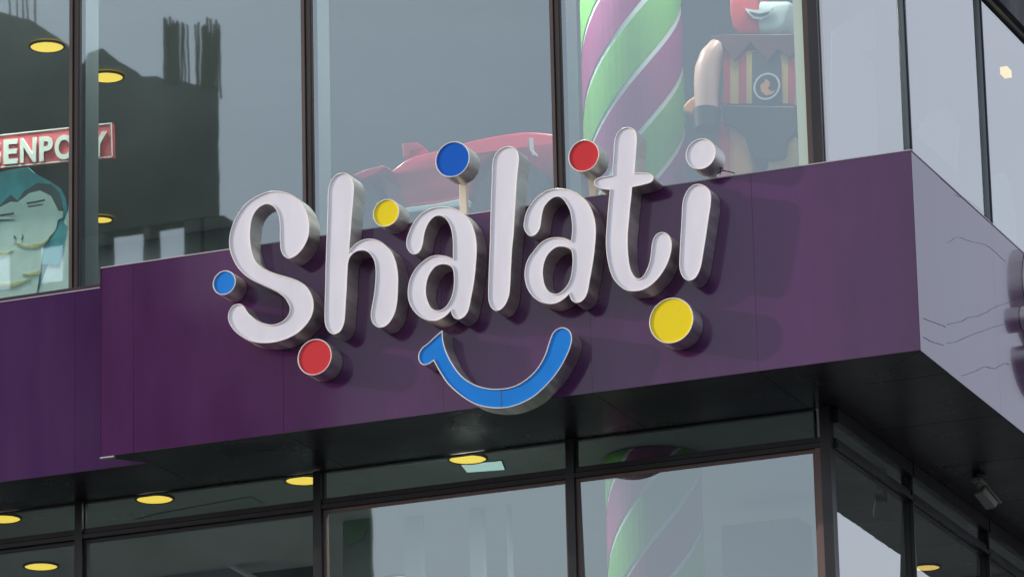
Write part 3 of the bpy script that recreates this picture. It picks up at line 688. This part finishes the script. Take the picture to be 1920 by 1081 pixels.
MB().prism(mp_('-60,402 0,388 20,378 33,379 55,362 75,357 95,367 106,388 109,395 118,396 118,408 108,412 105,430 92,445 82,460 76,500 70,540 64,580 -60,580', 3), (0, .003, 0)).build('face', M['palesk'], mur)
MB().prism(mp_('25,452 50,460 80,455 95,440 88,453 70,464 45,464', 4), (0, .003, 0)).build('print', M['mcream'], mur)
for s, m in (('50,379 66,377 84,373 84,376 66,380 50,383', 'mline'), ('52,386 80,382 80,384 52,388', 'mline'), ('-5,403 26,398 26,401 -5,406', 'mline'), ('-5,412 27,410 27,412 -5,415', 'mline'),
             ('27,441 31,446 28,447 25,443', 'mline'), ('40,438 44,442 42,449 39,449 42,443', 'mline'), ('-10,472 10,474 25,468 12,478 -10,480', 'mcream'), ('42,512 60,511 78,505 74,514 50,516', 'mcream'), ('-10,532 25,530 60,521 30,536 -10,537', 'mcream')):
    MB().prism(mp_(s, 4), (0, .003, 0)).build('print', M[m], mur)

# ------------------------------------------------------------------ things inside the side windows and the lower storey
def hang(name, pts, plane, val, m, label, cat, th):
    P = [(atX if plane == 'X' else atY)(x, y, val) for x, y in pts]
    c_ = sum(P, Vector())/len(P)
    o = MB().prism(P, th).build(name, m, origin=tuple(c_))
    return tag(o, label, cat)
hang('display_board', [(1560, 60), (1640, 10), (1642, 90), (1612, 100), (1640, 120), (1648, 330), (1555, 345)], 'X', CX-.35, M['lav'], 'pale lavender cut-out board behind the first upper side window', 'display board', (-.004, 0, 0))
hang('display_board', [(1716, 250), (1740, 215), (1775, 200), (1800, 240), (1795, 320), (1770, 300)], 'X', CX-.35, M['lav'], 'lavender cut-out board low in the second upper side window', 'display board', (-.004, 0, 0))
hang('display_board', [(1857, 330), (1885, 322), (1893, 345), (1905, 400), (1906, 480), (1857, 440)], 'X', CX-.35, M['mint'], 'pale mint cut-out board behind the last upper side window, near the right border', 'display board', (-.004, 0, 0))
bn = empty('hanging_banner', tuple(atY(668, 1010, G+1.5)), 'narrow maroon and green banner hanging inside, left of the lower middle window', 'banner')
MB().prism([atY(x, y, G+1.5) for x, y in ((643, 912), (697, 902), (692, 918), (672, 932), (643, 935))], (0, .02, 0)).build('banner_top', M['maroon'], bn)
MB().prism([atY(x, y, G+1.5) for x, y in ((645, 975), (692, 965), (692, 985), (678, 1010), (650, 1022))], (0, .02, 0)).build('banner_bottom', M['dgreen'], bn)
MB().prism([atY(x, y, G+1.52) for x, y in ((643, 905), (693, 900), (693, 1100), (643, 1100))], (0, .02, 0)).build('backing', M['wall'], bn)
es = empty('escalator', tuple(atY(400, 1090, G+2.6)), 'dim sloping staircase balustrade behind the lower left windows', 'escalator')
MB().prism([atY(x, y, G+2.4) for x, y in ((330, 1005), (520, 1110), (250, 1110), (230, 1010))], (0, .05, 0)).build('side_panel', M['fin'], es)
MB().bar(atY(332, 1003, G+2.35), atY(525, 1110, G+2.35), .02, 8).build('handrail', M['s_white'], es)
MB().bar(atY(450, 1022, G+2.3), atY(548, 1018, G+2.3), .025, 8).build('landing_rail', M['fin'], es)
gi = empty('roof_truss', tuple(atY(740, 905, G+2.2)), 'grey diagonal steel struts under the ceiling behind the glass below the smile', 'steel truss')
for a_, b_, r_ in (((700, 905), (745, 935), .012), ((722, 895), (722, 935), .02), ((852, 878), (905, 908), .014), ((955, 868), (955, 905), .02), ((800, 888), (845, 884), .02)):
    MB().bar(atY(*a_, G+2.2), atY(*b_, G+2.2), r_, 8).build('strut', M['fin'], gi)

MB().prism([atY(x, y, G+2.6) for x, y in ((200, 1012), (331, 1004), (440, 1100), (200, 1110))], (0, .05, 0)).build('panel', M['partition'], es)
MB().prism([atY(x, y, G+2.62) for x, y in ((333, 1004), (590, 985), (590, 1100), (445, 1100))], (0, .05, 0)).build('panel', M['matte'], es)
tag(MB().prism([atZ(x, y, .042) for x, y in ((250, 975), (300, 962), (470, 931), (497, 945), (400, 972), (330, 985))], (0, 0, .006)).build('ceiling_baffle', M['partition'], origin=tuple(atZ(380, 955, .042))),
    'pale skewed ceiling baffle behind the lower left glass, right of the ceiling light', 'ceiling baffle')
for x0, x1, lab in ((757, 790, 'wide pale upright post inside the lower middle window, left part'), (880, 905, 'narrower pale upright post inside the lower middle window, near its centre'), (950, 955, 'thin pale upright rod inside the lower middle window, right part'), (1148, 1173, 'pale upright post inside the lower right window, left of the striped column')):
    tag(MB().box((atY(x0, 1000, G+1.6).x, G+1.6, ZLB+.01), (atY(x1, 1000, G+1.6).x, G+1.66, ZB+.045)).build('interior_post', M['partition2'], origin=tuple(atY(x0, 1080, G+1.6))), lab, 'post')
q0, q1 = atY(1352, 985, G+2.2), atY(1500, 1090, G+2.2)
tag(MB().box((q0.x, G+2.2, ZLB+.01), (q1.x, G+2.5, q0.z)).build('display_cabinet', M['cabinet'], origin=(q0.x, G+2.3, ZLB)), 'grey blue cabinet inside the lower right window, right of the striped column', 'cabinet')

# ------------------------------------------------------------------ security camera under the side soffit
p = atZ(1838, 893, -.002)
cam_ = empty('security_camera', tuple(p), 'pale bullet security camera hanging under the dark side soffit at lower right', 'security camera')
def cq(x, y): return atX(x, y, p.x)
k0 = cq(1836, 896)
MB().bar((k0.x, k0.y, ZB-.002), (k0.x, k0.y, ZB-.03), .05, 20, .045).build('mount', M['cctvd'], cam_, smooth=40)
MB().box((k0.x-.035, k0.y-.075, ZB-.06), (k0.x+.035, k0.y+.075, ZB-.03)).build('bracket', M['cctv'], cam_, bevel=.006)
MB().bar((k0.x, k0.y-.02, ZB-.06), (k0.x+.01, k0.y-.01, ZB-.13), .022, 12).build('arm', M['cctv'], cam_, smooth=40)
d = Vector((.25, .55, -.42)).normalized(); s0 = Vector((k0.x+.01, k0.y-.05, ZB-.115)); 
bd = MB(); e0, e1 = s0, s0 + d*.16; u = d.cross(Vector((0, 0, 1))).normalized(); v = u.cross(d)
bd.prism([e0+u*.042+v*.03, e0+u*.042-v*.03, e0-u*.042-v*.03, e0-u*.042+v*.03], e1-e0)
bd.build('housing', M['cctv'], cam_, bevel=.01)
bd = MB().prism([e0+u*.048+v*.042, e0+u*.048+v*.034, e0-u*.048+v*.034, e0-u*.048+v*.042], (e1-e0)*1.12); bd.build('sun_shield', M['cctv'], cam_)
MB().bar(e1, e1+d*.01, .022, 16).build('lens', M['cctvd'], cam_)

# ------------------------------------------------------------------ unfinished building across the street, mirrored in the glass
YF = -42.0
ub = empty('unfinished_building', (-30, YF, 0), 'dark unfinished concrete building across the street, mirrored in the left windows', 'building')
def mq(x, y): v_ = mirror(x, y, YF); return Vector((v_.x, YF, v_.z))
top = [mq(x, y) for x, y in ((-260, -60), (-120, -30), (0, 22), (60, 38), (128, 82), (150, 120), (160, 98), (186, 90), (215, 112), (250, 132), (262, 142), (290, 142), (310, 153), (330, 150), (362, 158), (398, 162))]
xr = mq(405, 300).x
zo = mq(300, 418).z; zo2 = mq(300, 500).z
MB().prism(list(reversed(top)) + [Vector((top[0].x, YF, zo)), Vector((xr, YF, zo)), Vector((xr, YF, top[-1].z))][0:3], (-.25, -.4, 0)).build('upper_mass', M['concrete_d'], ub)
for x0, x1 in ((-255, -200), (-120, -60), (20, 60), (120, 190), (262, 275), (338, 368), (376, 412)):
    a_, b_ = mq(x0, 450).x, mq(x1, 450).x
    MB().box((a_, YF-.4, zo2), (b_, YF-.02, zo-.01)).build('pillar', M['concrete'], ub)
xb = mq(446, 500).x; xc = mq(722, 1000).x
MB().prism([(top[0].x, YF, mq(0, 700).z), (xb, YF, mq(0, 700).z), (xb, YF, zo2-.01), (top[0].x, YF, zo2-.01)], (-5.4, -9, 0)).build('floor_mass', M['concrete'], ub)
MB().prism([(top[0].x, YF, 0), (xc, YF, 0), (xc, YF, mq(0, 700).z-.01), (top[0].x, YF, mq(0, 700).z-.01)], (-7.4, -12, 0)).build('lower_mass', M['concrete_d'], ub)
for x0, x1, y0, y1 in ((301, 330, 35, 150), (366, 398, 38, 158)):
    MB().box((mq(x0+4, 90).x, YF-.25, mq(x0, y1+6).z), (mq(x1-14, 90).x, YF-.12, mq(x0, y0+20).z)).build('column_stub', M['concrete'], ub)
    mb = MB()
    for k in range(12):
        xx = x0 + (x1-x0)*k/11; a_ = mq(xx, y1); b_ = mq(xx + random.uniform(-3, 3), y0 + random.uniform(-6, 14))
        mb.bar(a_ + Vector((0, -.1*(k % 2), -.1)), b_ + Vector((0, -.1*(k % 2), 0)), .024, 5)
    tag(mb.build('rebar', M['rebar'], ub), kind='stuff')
for xx in (18, 32, 44, 52, 66, 338, 345, 360, 404):
    MB().bar(mq(xx, 60 if xx < 100 else 160) + Vector((0, -.1, -.2)), mq(xx, -60 if xx < 100 else 45), .02, 5).build('rebar', M['rebar'], ub)
